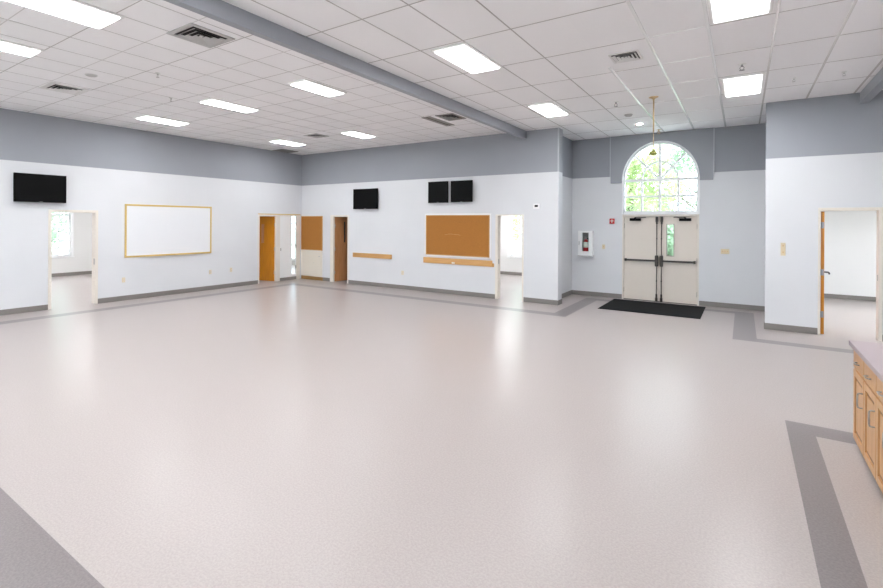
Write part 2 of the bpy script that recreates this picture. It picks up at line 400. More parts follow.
r = door_root(1, (XL, 4.278, 0), ROT_L, 'open left doorway with cream steel frame below the wide television')
frame(r, 0, 0.887, 2.11, 0.063, 0.06)
plate(r, 0.0015, 0.06, 0.96, 0.002, 0.03, 0.07); plate(r, 0.885, 0.04, 0.98, 0.002, 0.03, 0.07)

def leaf(root, w, h, t, mat, lite=None, name='door_leaf', y0=0.0, lite_mat='glass'):
    """flush door leaf from x=0..w, y0..y0+t, optional narrow lite (x0,x1,z0,z1)"""
    B = MB()
    if lite:
        a, b, c, d = lite
        B.box(0, a, y0, y0 + t, 0.012, h); B.box(b, w, y0, y0 + t, 0.012, h); B.box(a, b, y0, y0 + t, 0.012, c); B.box(a, b, y0, y0 + t, d, h)
    else: B.box(0, w, y0, y0 + t, 0.012, h)
    o = B.build(name, mat, root)
    if lite:
        g = MB().box(a, b, y0 + t * 0.4, y0 + t * 0.6, c, d).build('lite_glass', lite_mat, o)
        F = MB()
        for x0, x1, z0, z1 in ((a - 0.012, a, c - 0.012, d + 0.012), (b, b + 0.012, c - 0.012, d + 0.012), (a, b, c - 0.012, c), (a, b, d, d + 0.012)):
            F.box(x0, x1, y0 - 0.006, y0 + t + 0.006, z0, z1)
        F.build('lite_frame', 'seal' if mat in ('doorpaint', 'cream', 'white') else mat, o)
    return o
def hinges(o, x, y, zs, mat='steel'):
    for z in zs:
        MB().lathe((x, y, z - 0.055), (0, 0, 1), ((0, 0.011), (0.11, 0.011)), 10).build('hinge', mat, o)

# orange door, hinged on its right, swung away into the corner room
r = door_root(2, (XL, 9.94, 0), ROT_L, 'orange varnished wood door standing ajar near the room corner')
frame(r, 0, 0.67, 2.105, 0.047, 0.165, 0.045)
o = leaf(r, -0.66, 2.095, 0.044, 'orangewood', None)
o.location = (0.668, 0.06, 0); o.rotation_euler = (0, 0, -math.radians(72))
F = MB()
for a, b, c, d in ((-0.50, -0.485, 1.22, 1.86), (-0.385, -0.37, 1.22, 1.86), (-0.485, -0.385, 1.22, 1.235), (-0.485, -0.385, 1.845, 1.86)): F.box(a, b, -0.008, 0.0, c, d)
F.build('lite_frame', 'orangewood', o)
MB().box(-0.485, -0.385, -0.004, 0.0, 1.235, 1.845).build('lite_glass', 'brownwood', o)
hinges(o, 0.004, -0.012, (0.30, 1.05, 1.82))
MB().lathe((-0.60, 0, 1.0), (0, -1, 0), ((0, 0.03), (0.012, 0.03), (0.02, 0.012), (0.05, 0.012), (0.055, 0.026), (0.08, 0.024), (0.086, 0.012)), 14).build('door_knob', 'steel', o)

# white panel door with a tall glass strip, closing the corner of the left wall
r = door_root(3, (XL, 10.778, 0), ROT_L, 'white door with a tall narrow glass strip beside the corner')
B = MB(); B.box(0.735, 0.885, -0.014, 0.05, 0, 2.15); B.box(0, 0.735, -0.012, 0.05, 2.105, 2.15)
B.build('door_frame', 'cream', r, bevel=0.003)
B = MB(); B.box(0.0, 0.53, 0.012, 0.056, 0.012, 2.105); B.box(0.718, 0.735, 0.012, 0.056, 0.012, 2.105); B.box(0.53, 0.718, 0.012, 0.056, 0.012, 0.19)
B.box(0.53, 0.718, 0.014, 0.05, 1.86, 1.89); B.box(0.53, 0.718, 0.014, 0.05, 1.13, 1.15)
o = B.build('door_leaf', 'white', r)
MB().box(0.53, 0.718, 0.03, 0.036, 0.19, 2.105).build('lite_glass', 'glass', o)
MB().box(0.0, 0.735, 0.0, 0.012, 0.0, 0.10).build('kick_strip', 'base', r)
MB().box(0.03, 0.065, 0.004, 0.014, 0.98, 1.07).build('latch_plate', 'steel', o)
for z in (0.42, 1.1, 1.85): plate(o, 0.728, 0.008, z, 0.03, 0.006, 0.05, 'steel', 'hinge')

# brown door, hinged left, swung away into the room behind the back wall
r = door_root(4, (-10.597, YB, 0), 0, 'brown wood door with narrow slit window swung open in back wall')
frame(r, 0, 0.597, 2.10, 0.13, 0.045, 0.045)
o = leaf(r, 0.62, 2.09, 0.044, 'brownwood', None)
o.location = (0.0, 0.055, 0); o.rotation_euler = (0, 0, math.radians(77))
F = MB()
for a, b, c, d in ((0.348, 0.36, 1.25, 1.95), (0.41, 0.422, 1.25, 1.95), (0.36, 0.41, 1.25, 1.262), (0.36, 0.41, 1.938, 1.95)): F.box(a, b, -0.008, 0.0, c, d)
F.build('lite_frame', 'brownwood', o)
MB().box(0.36, 0.41, -0.004, 0.0, 1.262, 1.938).build('lite_glass', 'dark', o)
hinges(o, 0.004, -0.012, (0.30, 1.05, 1.80))
MB().lathe((0.565, 0, 1.0), (0, -1, 0), ((0, 0.03), (0.012, 0.03), (0.02, 0.012), (0.05, 0.012), (0.055, 0.026), (0.08, 0.024), (0.086, 0.012)), 14).build('door_knob', 'steel', o)

r = door_root(5, (-5.0, YB, 0), 0, 'open narrow doorway with cream frame right of the large cork board')
frame(r, 0, 0.633, 2.115, 0.065, 0.035, 0.03)
plate(r, 0.0015, 0.05, 0.95, 0.002, 0.03, 0.06); plate(r, 0.631, 0.05, 0.95, 0.002, 0.03, 0.06)

# entrance double doors
r = door_root(6, (WX, YE, 0), 0, 'pair of beige steel entrance doors with dark panic bars under the arched window')
frame(r, -0.795, 0.795, 2.12, 0.035, 0.035, 0.045, 0.2)
MB().box(-0.795, 0.795, 0.0, 0.2, 0, 0.012).build('threshold', 'bronze', r)
MB().box(-0.04, 0.04, 0.076, 0.13, 0.012, 2.12).build('centre_mullion', 'doorpaint', r)  # door-coloured strip added to block light through the gap between leaves
B = MB(); B.box(-0.795, 0.795, 0.078, 0.11, 2.08, 2.12); B.box(-0.795, -0.77, 0.078, 0.11, 0.012, 2.08); B.box(0.77, 0.795, 0.078, 0.11, 0.012, 2.08); B.build('door_stop', 'cream', r)  # stops added to block light leaking around the leaves
for sgn in (-1, 1):
    L = thing('door_leaf', (0, 0.03, 0), 0, 'beige steel door leaf', None) if False else None
    B = MB(); a, b = (-0.79, -0.004) if sgn < 0 else (0.004, 0.79)
    if sgn > 0:
        c, d, e0, e1 = 0.17, 0.305, 1.155, 1.915
        B.box(a, c, 0.03, 0.075, 0.014, 2.115); B.box(d, b, 0.03, 0.075, 0.014, 2.115); B.box(c, d, 0.03, 0.075, 0.014, e0); B.box(c, d, 0.03, 0.075, e1, 2.115)
    else: B.box(a, b, 0.03, 0.075, 0.014, 2.115)
    o = B.build('door_leaf', 'doorpaint', r)
    if sgn > 0:
        MB().box(c, d, 0.048, 0.056, e0, e1).build('lite_glass', 'glass', o)
        F = MB()
        for x0, x1, z0, z1 in ((c - 0.018, c, e0 - 0.018, e1 + 0.018), (d, d + 0.018, e0 - 0.018, e1 + 0.018), (c, d, e0 - 0.018, e0), (c, d, e1, e1 + 0.018)): F.box(x0, x1, 0.022, 0.083, z0, z1)
        F.build('lite_frame', 'seal', o)
    xr = sgn * 0.052
    B = MB(); B.tube((xr, 0.0, 0.06), (xr, 0.0, 2.09), 0.009)
    for z in (0.5, 1.55): B.lathe((xr, 0, z), (0, 0, 1), ((0, 0.014), (0.03, 0.014)), 10)
    B.build('vertical_rod', 'bronze', o)
    B = MB(); B.box(xr - 0.026, xr + 0.026, -0.03, 0.03, 1.985, 2.112); B.box(xr - 0.018, xr + 0.018, -0.02, 0.03, 1.93, 1.985)
    B.build('top_latch', 'bronze', o, bevel=0.004)
    B = MB(); B.box(xr - 0.026, xr + 0.026, -0.03, 0.03, 0.016, 0.10); B.box(xr - 0.018, xr + 0.018, -0.02, 0.03, 0.10, 0.19)
    B.build('bottom_latch', 'bronze', o, bevel=0.004)
    B = MB(); B.box(xr - 0.036, xr + 0.036, -0.06, 0.03, 0.875, 1.15); B.build('latch_case', 'bronze', o, bevel=0.018)
    B = MB(); x1 = sgn * 0.765
    B.box(min(xr, x1), max(xr, x1), -0.07, -0.04, 0.995, 1.04); B.box(min(x1, x1 - sgn * 0.04), max(x1, x1 - sgn * 0.04), -0.072, 0.03, 0.985, 1.05)
    B.build('panic_bar', 'bronze', o, bevel=0.005)
    cx = -0.53 if sgn < 0 else 0.55
    B = MB(); B.box(cx - 0.125, cx + 0.125, -0.06, 0.03, 2.005, 2.075)
    s2 = 1 if sgn < 0 else -1
    B.box(min(cx - 0.02, cx + s2 * 0.02), cx + 0.02, -0.05, -0.02, 2.075, 2.095)
    B.box(min(cx, cx + s2 * 0.24), max(cx, cx + s2 * 0.24), -0.05, -0.025, 2.088, 2.104)
    B.build('door_closer', 'black', o, bevel=0.004)
    for z in (0.25, 1.06, 1.88): MB().lathe((sgn * 0.792, 0.022, z - 0.06), (0, 0, 1), ((0, 0.008), (0.12, 0.008)), 8).build('hinge', 'seal', o)

# right doorway, door opened square into the room so its hinge edge shows
r = door_root(7, (1.104, YR, 0), 0, 'right doorway with wooden door opened square and seen on edge')
frame(r, 0, 0.725, 2.18, 0.034, 0.05, 0.055)
B = MB(); B.box(0.006, 0.050, 0.03, 0.74, 0.012, 2.17); o = B.build('door_leaf', 'orangewood', r); o.rotation_euler = (0, 0, -math.radians(4.0))
for z in (0.36, 1.10, 1.93):
    B = MB(); B.box(0.004, 0.045, 0.022, 0.031, z - 0.055, z + 0.055); B.lathe((0.004, 0.02, z - 0.055), (0, 0, 1), ((0, 0.009), (0.11, 0.009)), 8)
    B.build('hinge', 'greymetal', o)
B = MB(); B.lathe((0.05, 0.67, 1.06), (1, 0, 0), ((0, 0.032), (0.012, 0.032), (0.014, 0.014), (0.07, 0.014)), 14)
B.path([(0.052, 0.67, 1.06), (0.125, 0.67, 1.06), (0.135, 0.60, 1.05), (0.135, 0.55, 1.04)], 0.013)
B.build('lever_handle', 'bronze', o)
plate(r, 0.7235, 0.06, 1.05, 0.002, 0.03, 0.05)

# ------------------------------------------------------------------ windows
def sash_window(n, loc, rz, w, h, cols, rows, label, thick=0.2, transom=None):
    """local x 0..w, z 0..h, room face at y=0, opening behind"""
    r = thing('window_%d' % n, loc, rz, label, 'window', kind='structure')
    B = MB(); f = 0.06
    for x0, x1, z0, z1 in ((0, f, 0, h), (w - f, w, 0, h), (f, w - f, 0, f), (f, w - f, h - f, h)): B.box(x0, x1, 0.06, 0.14, z0, z1)
    for x in cols: B.box(x - 0.014, x + 0.014, 0.075, 0.125, f, h - f)
    for z in rows: B.box(f, w - f, 0.075, 0.125, z - 0.014, z + 0.014)
    if transom: B.box(f, w - f, 0.055, 0.14, transom - 0.035, transom + 0.035)
    B.build('window_frame', 'vinylwhite', r)
    C = MB()
    for x0, x1, z0, z1 in ((-0.07, 0, -0.0, h + 0.07), (w, w + 0.07, -0.0, h + 0.07), (0, w, h, h + 0.07)): C.box(x0, x1, -0.018, 0.0, z0, z1)
    C.build('window_casing', 'vinylwhite', r)
    MB().box(-0.09, w + 0.09, -0.05, 0.06, -0.035, 0).build('window_sill', 'vinylwhite', r)
    MB().box(f, w - f, 0.096, 0.102, f, h - f).build('window_pane', 'glass', r)
    return r
sash_window(2, (XFAR, W2[0], W2[2]), ROT_L, W2[1] - W2[0], W2[3] - W2[2], [0.45, 0.83, 1.21, 1.59], [0.30, 0.58, 0.86, 1.14], 'tall white grid window in the far wall beyond the left doorway', transom=1.43)
sash_window(3, (W3[0], YFAR, W3[2]), 0, W3[1] - W3[0], W3[3] - W3[2], [0.42, 0.80, 1.18], [0.30, 0.58, 0.86, 1.14], 'tall white grid window in the far room beyond the back doorway', transom=1.43)
sash_window(4, (W4[0], 15.0, W4[2]), 0, W4[1] - W4[0], W4[3] - W4[2], [0.30, 1.2], [0.68, 1.36], 'window of the corner room glimpsed through the narrow glass strip')
sash_window(5, (4.65, WR5[1], WR5[2]), -math.pi / 2, WR5[1] - WR5[0], WR5[3] - WR5[2], [0.83, 1.66], [0.8], 'side window lighting the room behind the right doorway')

for i, (a, b, c, d) in enumerate(REAR):  # added unseen windows, daylight for the walls facing the camera
    sash_window(6 + i, (b, -3.5, c), math.pi, b - a, d - c, [0.67, 1.3, 1.93], [0.7, 1.4], 'wide window in the rear wall of the hall, behind the viewer', thick=0.15)

r = thing('window_1', (WX, YE, 0), 0, 'tall arched white window over the entrance doors', 'window', kind='structure')
A = lambda q, h: arch(q, h, 40, 0, WS)
def ring(mb, q0, h0, q1, h1, y0, y1): mb.strip(A(q0, h0), A(q1, h1), y0, y1)
B = MB(); ring(B, WR - 0.035, WH - 0.035, WR, WH, 0.03, 0.12)
for x0, x1, z0, z1 in ((-WR, -WR + 0.035, WB, WS), (WR - 0.035, WR, WB, WS), (-WR + 0.035, WR - 0.035, WB, WB + 0.05), (-WR + 0.035, WR - 0.035, WS - 0.03, WS + 0.035)):
    B.box(x0, x1, 0.03, 0.12, z0, z1)
B.build('window_frame', 'vinylwhite', r)
B = MB(); m = 0.024
ring(B, 0.376, 0.431, 0.413, 0.470, 0.055, 0.095)
for ang, w in ((90, 0.028), (45, m), (135, m)):
    ca, sa = math.cos(math.radians(ang)), math.sin(math.radians(ang)); q = 1.0
    px, pz = WR * ca, WH * sa; ln = math.hypot(px, pz); nx, nz = -pz / ln * w, px / ln * w
    B.strip([(nx, WS + nz), (px * 0.95 + nx, WS + pz * 0.95 + nz)], [(-nx, WS - nz), (px * 0.95 - nx, WS + pz * 0.95 - nz)], 0.05, 0.10)
B.strip([(x_, WS) for x_ in (-0.06, -0.04, 0, 0.04, 0.06)], [(-0.06, WS + 0.01), (-0.045, WS + 0.05), (0, WS + 0.075), (0.045, WS + 0.05), (0.06, WS + 0.01)], 0.045, 0.105)
for x_, w in ((-0.395, m), (0, 0.027), (0.395, m)): B.box(x_ - w, x_ + w, 0.055, 0.095, WB + 0.05, WS - 0.03)
B.box(-WR + 0.035, WR - 0.035, 0.058, 0.092, 2.62 - m, 2.62 + m)
B.build('muntins', 'vinylwhite', r)
B = MB(); pts = A(WR - 0.035, WH - 0.035); B.strip(pts, [(p[0], WS) for p in pts], 0.072, 0.078); B.box(-WR + 0.035, WR - 0.035, 0.072, 0.078, WB + 0.05, WS)
B.build('window_pane', 'glass', r)
B = MB(); ring(B, WR, WH, WR + 0.025, WH + 0.025, -0.058, 0.0); B.box(-WR - 0.025, -WR, -0.03, 0.0, WB - 0.03, WS); B.box(WR, WR + 0.025, -0.03, 0.0, WB - 0.03, WS)
B.build('window_casing', 'vinylwhite', r)
MB().box(-WR, WR, -0.02, 0.03, WB - 0.035, WB).build('window_sill', 'vinylwhite', r)

# ------------------------------------------------------------------ ceiling lights
def light(w, l, loc, label):
    r = thing('ceiling_light', loc, 0, label, 'ceiling light', 'recessed ceiling lights of the hall')
    B = MB(); f = 0.035; z0, z1 = -0.02, 0.0
    for x0, x1, y0, y1 in ((-w / 2 - f, -w / 2, -l / 2 - f, l / 2 + f), (w / 2, w / 2 + f, -l / 2 - f, l / 2 + f), (-w / 2, w / 2, -l / 2 - f, -l / 2), (-w / 2, w / 2, l / 2, l / 2 + f)):
        B.box(x0, x1, y0, y1, z0, z1)
    B.build('light_frame', 'ventwhite', r)
    MB().box(-w / 2, w / 2, -l / 2, l / 2, -0.034, 0.0).build('diffuser', 'lamp', r)
    return r
LIGHTS = [(0.43, 1.12, -3.04, 6.10, 'rectangular ceiling light just right of the long grey beam, halfway to the back'),
          (0.42, 1.12, -3.10, 9.75, 'small ceiling light near the top of the back wall end corner'),
          (0.47, 1.25, -0.01, 9.82, 'square-looking ceiling light right of the arched window'),
          (0.47, 1.20, -0.03, 5.92, 'large ceiling light cut by the top edge, right of the vent'),
          (0.36, 0.92, -5.76, 5.97, 'ceiling light left of the beam, above the back wall television'),
          (0.37, 1.06, -8.02, 5.88, 'ceiling light at centre of the left half, beside a sprinkler'),
          (0.46, 0.98, -10.44, 5.88, 'ceiling light close to left wall above the whiteboard'),
          (0.44, 0.98, -10.42, 9.60, 'far ceiling light nearest the room corner'),
          (0.39, 0.90, -7.93, 9.72, 'far ceiling light close to the back wall between two dark vents'),
          (0.50, 1.22, -5.77, 2.00, 'very bright large ceiling light cut by the top edge at upper left'),
          (0.36, 1.18, -7.66, 1.92, 'ceiling light cut by the left edge of the photo')]
for w, l, x, y, lab in LIGHTS: light(w, l, (x, y, CE), lab)
proto = light(0.48, 1.2, (-3.04, 2.4, CE), 'ceiling light above the viewer, outside the picture')
for x, y in ((3.0, 6.0), (-10.4, 1.9), (-5.77, -1.8), (-3.04, -1.6), (-0.03, -1.6), (3.0, -1.6)):  # more unseen lamps added to raise the hall's brightness
    copy_thing(proto, (x, y, CE), 'ceiling light above the viewer, outside the picture')
ROOMS = [('left room', (-16.8, -13.8), (3.0, 7.0)), ('corner room', (-16.6, -14.2), (12.6,)), ('back room', (-6.6,), (13.4, 16.2)), ('right room', (2.8,), (12.7, 14.7))]  # unseen lamps added to brighten the side rooms
for lab, xs, ys in ROOMS:
    for x in xs:
        for y in ys: copy_thing(proto, (x, y, RC), 'ceiling light of the %s, hidden from view' % lab, group='%s lights' % lab)

# ------------------------------------------------------------------ ceiling vents, sprinklers, detectors
def vent(loc, w, d, face, label, rings=3, mat='ventgrey', side=None):
    r = thing('ceiling_vent', loc, 0, label, 'vent', 'ceiling air vents')
    B = MB(); a, b = w / 2, d / 2; fa, fb = a * face, b * face
    for x0, x1, y0, y1 in ((-a, -fa, -b, b), (fa, a, -b, b), (-fa, fa, -b, -fb), (-fa, fa, fb, b)): B.box(x0, x1, y0, y1, -0.012, 0.0)
    B.build('vent_frame', mat, r)
    MB().box(-fa, fa, -fb, fb, -0.003, 0.0).build('duct_opening', 'dark', r)
    for i in range(rings):
        q1 = 1 - (i + 0.30) / (rings + 0.6); q0 = q1 - 0.66 / (rings + 0.6); t0, t1 = -0.004, -0.022
        B = MB(); A0, A1, B0, B1 = fa * q0, fa * q1, fb * q0, fb * q1
        # sloping concentric louvre: outer edge high, inner edge low
        for (p, q, s_, t_) in (((-A1, -B1), (A1, -B1), (A0, -B0), (-A0, -B0)), ((A1, -B1), (A1, B1), (A0, B0), (A0, -B0)), ((A1, B1), (-A1, B1), (-A0, B0), (A0, B0)), ((-A1, B1), (-A1, -B1), (-A0, -B0), (-A0, B0))):
            top = [B.b.verts.new((*p, t1)), B.b.verts.new((*q, t1)), B.b.verts.new((*s_, t0)), B.b.verts.new((*t_, t0))]
            B.b.faces.new(top)
        B.build('louvre', mat, r)
    q = 0.30 / (rings + 0.6)
    MB().box(-fa * q, fa * q, -fb * q, fb * q, -0.014, -0.003).build('centre_plate', mat, r)
    return r
vent((-5.31, 3.47, CE), 0.52, 0.60, 0.80, 'large grey ceiling vent beside the beam at the top of the picture')
vent((-9.35, 3.50, CE), 0.58, 0.60, 0.72, 'dark-louvred ceiling vent near the left wall above the wide television', mat='ventwhite')
vent((-1.28, 7.25, CE), 0.36, 0.42, 0.86, 'white ceiling vent with square louvres near the brass rod', mat='ventwhite')
vent((-5.02, 9.25, CE), 0.42, 0.62, 0.80, 'ceiling vent close to the beam beside a grey slot panel', mat='slotgrey')
vent((-9.0, 9.27, CE), 0.46, 0.50, 0.72, 'small dark ceiling vent between the two far ceiling lights')
r = thing('return_grille', (-11.76, 10.72, CE), 0, 'dark grey return grille tight in the ceiling corner', 'vent')
B = MB()
for x0, x1, y0, y1 in ((-0.25, -0.22, -0.33, 0.33), (0.22, 0.25, -0.33, 0.33), (-0.22, 0.22, -0.33, -0.30), (-0.22, 0.22, 0.30, 0.33)): B.box(x0, x1, y0, y1, -0.014, 0)
B.build('grille_frame', 'slotgrey', r)
B = MB()
for i in range(20): B.box(-0.22, 0.22, -0.30 + 0.03 * i, -0.292 + 0.03 * i, -0.010, -0.003)
B.box(-0.22, 0.22, -0.30, 0.30, -0.003, 0, 1); B.build('grille_slats', ['slotgrey', 'dark'], r)
r = thing('slot_diffuser', (-5.46, 9.50, CE), 0, 'long flat grey slot panel in the ceiling left of a vent', 'vent')
MB().box(-0.11, 0.11, -0.55, 0.55, -0.010, 0).build('slot_frame', 'slotgrey', r)
MB().box(-0.015, 0.015, -0.52, 0.52, -0.013, -0.010).build('slot_opening', 'toe', r)

def sprinkler(loc, label, mat='greymetal', s=1.0):
    r = thing('sprinkler', loc, 0, label, 'sprinkler', 'ceiling sprinkler heads')
    MB().lathe((0, 0, 0), (0, 0, -1), ((0, 0.042 * s), (0.006, 0.040 * s), (0.012, 0.02 * s)), 16).build('escutcheon', 'ventwhite' if mat != 'brass' else 'brass', r)
    B = MB(); B.tube((0, 0, -0.012), (0, 0, -0.035 * s), 0.011 * s)
    for q in (-1, 1): B.path([(q * 0.012 * s, 0, -0.03 * s), (q * 0.022 * s, 0, -0.05 * s), (q * 0.006 * s, 0, -0.072 * s)], 0.0035 * s, 6)
    B.build('sprinkler_body', mat, r)
    MB().lathe((0, 0, -0.072 * s), (0, 0, -1), ((0, 0.026 * s), (0.004 * s, 0.028 * s)), 12).build('deflector', mat, r)
sprinkler((-7.19, 3.96, CE), 'sprinkler head left of the large grey vent', 'ventgrey', 0.9)
sprinkler((-8.43, 4.90, CE), 'sprinkler head between two ceiling lights at left', 'ventgrey', 0.9)
sprinkler((-1.90, 9.84, CE), 'sprinkler head left of the brass rod on the ceiling', s=1.2)
sprinkler((-0.02, 8.52, CE), 'sprinkler head in front of the square-looking light', s=1.2)
sprinkler((0.62, 9.80, CE), 'tiny sprinkler head second from right on ceiling', 'ventgrey', 0.75)
sprinkler((1.19, 9.83, CE), 'tiny sprinkler head beside the right grey beam', 'ventgrey', 0.75)
sprinkler((-1.63, 13.36, CE), 'brass sprinkler head just above the arched window', 'brass', 1.3)
def detector(loc, label, mat, rad):
    r = thing('smoke_detector', loc, 0, label, 'smoke detector')
    MB().lathe((0, 0, 0), (0, 0, -1), ((0, rad), (0.012, rad), (0.016, rad * 0.9)), 24).build('detector_base', mat, r)
    MB().lathe((0, 0, -0.016), (0, 0, -1), ((0, rad * 0.8), (0.02, rad * 0.72), (0.03, rad * 0.4)), 24).build('detector_cover', mat, r)
detector((-1.91, 11.15, CE), 'round smoke detector nearer of two left of brass rod', 'ventgrey', 0.08)
r = thing('downlight', (-1.88, 12.30, CE), 0, 'small lit round ceiling downlight close to the arched window', 'downlight')
MB().lathe((0, 0, 0), (0, 0, -1), ((0, 0.085), (0.006, 0.085), (0.010, 0.07)), 24).build('trim_ring', 'white', r)
MB().lathe((0, 0, -0.010), (0, 0, -1), ((0, 0.055), (0.004, 0.05)), 24).build('lens', 'downlamp', r)
r = thing('ceiling_speaker', (-8.15, 3.42, CE), 0, 'faint round grey ceiling speaker right of the dark vent', 'speaker')
MB().lathe((0, 0, 0), (0, 0, -1), ((0, 0.09), (0.006, 0.09), (0.010, 0.08)), 24).build('speaker_rim', 'ventwhite', r)
MB().lathe((0, 0, -0.010), (0, 0, -1), ((0, 0.075), (0.003, 0.07)), 24).build('speaker_mesh', 'ventgrey', r)

r = thing('pendant_rod', (-1.285, 9.85, CE), 0, 'slim brass hanging rod with small greenish end fitting before the arched window', 'pendant')
MB().lathe((0, 0, 0), (0, 0, -1), ((0, 0.075), (0.008, 0.078), (0.022, 0.045), (0.035, 0.02), (0.05, 0.014)), 24).build('canopy', 'brass', r)
B = MB(); B.tube((0, 0, -0.04), (0, 0, -0.62), 0.012, 12); B.tube((0, 0, -0.60), (0, 0, -0.95), 0.006, 8); B.build('rod', 'brass', r)
B = MB(); B.lathe((0, 0, -0.93), (0, 0, -1), ((0, 0.012), (0.02, 0.025), (0.05, 0.055), (0.085, 0.06), (0.10, 0.03), (0.11, 0.008)), 16)
for i in range(5):
    t = 2 * math.pi * i / 5; B.path([(0.04 * math.cos(t), 0.04 * math.sin(t), -1.0), (0.075 * math.cos(t), 0.075 * math.sin(t), -1.03), (0.085 * math.cos(t), 0.085 * math.sin(t), -0.99)], 0.006, 6)
B.build('end_fitting', 'greenglass', r)

# ------------------------------------------------------------------ wall things
def wall_thing(name, x, z, side, label, cat, group=None):
    """side 'L' left wall (x is world y), 'B' back wall, 'E' entrance wall, 'R' right wall"""
    loc = {'L': (XL, x, z), 'B': (x, YB, z), 'E': (x, YE, z), 'R': (x, YR, z)}[side]
    return thing(name, loc, ROT_L if side == 'L' else 0, label, cat, group)

def television(x, z, w, h, side, label, off=0.11):
    r = wall_thing('television', x, z, side, label, 'television', 'wall televisions')
    y1 = -off + 0.045; bz = 0.022
    B = MB(); B.box(-w / 2, w / 2, -off + 0.008, y1, 0, h); B.box(-w / 2 + 0.08, w / 2 - 0.08, y1, y1 + 0.03, 0.05, h - 0.05)
    B.build('cabinet', 'black', r, bevel=0.004)
    MB().box(-w / 2 + bz, w / 2 - bz, -off + 0.005, -off + 0.0085, bz * 1.3, h - bz).build('screen', 'screen', r)
    F = MB()
    for x0, x1, z0, z1 in ((-w / 2, -w / 2 + bz, 0, h), (w / 2 - bz, w / 2, 0, h), (-w / 2 + bz, w / 2 - bz, 0, bz * 1.3), (-w / 2 + bz, w / 2 - bz, h - bz, h)): F.box(x0, x1, -off, -off + 0.008, z0, z1)
    F.build('bezel', 'black', r)
    MB().box(-0.03, 0.03, -off - 0.002, -off, 0.008, 0.02).build('badge', 'greymetal', r)
    B = MB(); B.box(-0.12, 0.12, -0.012, 0.0, h / 2 - 0.12, h / 2 + 0.12); B.box(-0.05, 0.05, y1 + 0.0, -0.012, h / 2 - 0.06, h / 2 + 0.06)
    B.build('wall_mount', 'black', r)
    return r
kL = (12.06 - 0.11) / 12.06; kB = (11.74 - 0.11) / 11.74
def sx(v, k): return v * k
def sz(v, k): return EYE + (v - EYE) * k
television(sx(4.077, kL), sz(2.313, kL), 0.967 * kL, 0.60 * kL, 'L', 'wide black television on left wall above the open doorway')
television(sx(-9.315, kB), sz(2.331, kB), 0.94 * kB, 0.62 * kB, 'B', 'black television on back wall above the short wooden rail')
television(sx(-6.762, kB), sz(2.476, kB), 0.615 * kB, 0.585 * kB, 'B', 'left of two squarish black screens above the large cork board')
television(sx(-6.045, kB), sz(2.482, kB), 0.63 * kB, 0.575 * kB, 'B', 'right of two squarish black screens above the large cork board')

r = wall_thing('whiteboard', 7.032, 1.032, 'L', 'wide whiteboard with thin golden wood frame on the left wall', 'whiteboard')
w, h, f = 2.40, 1.305, 0.042
MB().box(-w / 2 + f, w / 2 - f, -0.014, 0, f, h - f).build('writing_surface', 'whiteboard', r)
for x0, x1, z0, z1 in ((-w / 2, -w / 2 + f, 0, h), (w / 2 - f, w / 2, 0, h), (-w / 2 + f, w / 2 - f, 0, f), (-w / 2 + f, w / 2 - f, h - f, h)):
    MB().box(x0, x1, -0.026, 0, z0, z1).build('frame_rail', 'goldwood', r, bevel=0.004)
MB().box(-w / 2 + 0.5, w / 2 - 0.5, -0.06, -0.026, 0.004, 0.014).build('marker_tray', 'goldwood', r)

def outlet(x, z, side, label):
    r = wall_thing('wall_outlet', x, z - 0.058, side, label, 'outlet', 'almond wall outlets')
    MB().box(-0.037, 0.037, -0.007, 0, 0, 0.116).build('cover_plate', 'almond', r, bevel=0.003)
    for zc in (0.038, 0.078):
        B = MB(); B.lathe((0, -0.007, zc), (0, -1, 0), ((0, 0.016), (0.003, 0.016)), 16)
        o = B.build('socket', 'beige', r)
        B = MB(); B.box(-0.008, -0.005, -0.0108, -0.010, zc - 0.004, zc + 0.007); B.box(0.005, 0.008, -0.0108, -0.010, zc - 0.004, zc + 0.007); B.build('slots', 'black', o)
outlet(5.815, 0.495, 'L', 'almond outlet below the left end of the whiteboard')
outlet(8.21, 0.50, 'L', 'almond outlet below the right end of the whiteboard')
outlet(8.906, 0.51, 'L', 'almond outlet between whiteboard and orange door')
outlet(-7.911, 0.471, 'B', 'almond outlet low on the back wall between the two wooden rails')

def corkboard(x, z, w, h, f, fm, label):
    r = wall_thing('cork_board', x, z, 'B', label, 'cork board')
    MB().box(-w / 2 + f, w / 2 - f, -0.016, 0, f, h - f).build('cork_surface', 'cork', r)
    for x0, x1, z0, z1 in ((-w / 2, -w / 2 + f, 0, h), (w / 2 - f, w / 2, 0, h), (-w / 2 + f, w / 2 - f, 0, f), (-w / 2 + f, w / 2 - f, h - f, h)):
        MB().box(x0, x1, -0.026, 0, z0, z1).build('frame_rail', fm, r, bevel=0.003)
    return r
r = corkboard(-6.172, 1.04, 1.90, 1.095, 0.022, 'tan', 'large brown cork board on the back wall beside the narrow doorway')
B = MB(); B.box(-0.965, 0.965, -0.012, 0, 1.095, 1.135); B.box(-0.99, -0.95, -0.012, 0, 0.02, 1.135); B.box(0.95, 0.975, -0.012, 0, -0.04, 1.135); B.box(-0.93, 0.975, -0.012, 0, -0.04, 0.0)
B.build('outer_trim', 'white', r)
B = MB(); B.path([(-0.35, -0.0175, 0.56), (-0.2, -0.0175, 0.585), (0.05, -0.0175, 0.57), (0.12, -0.0175, 0.55)], 0.004, 6); B.build('scratch_mark', 'tan', r)
corkboard(-11.565, 0.985, 0.98, 1.135, 0.022, 'tan', 'small brown cork board in the room corner above the beige panel')
r = wall_thing('wall_panel', -11.60, 0.118, 'B', 'plain beige panel below the small corner cork board', 'wall panel')
MB().box(-0.44, 0.50, -0.012, 0, 0, 0.83).build('panel_board', 'beige', r)
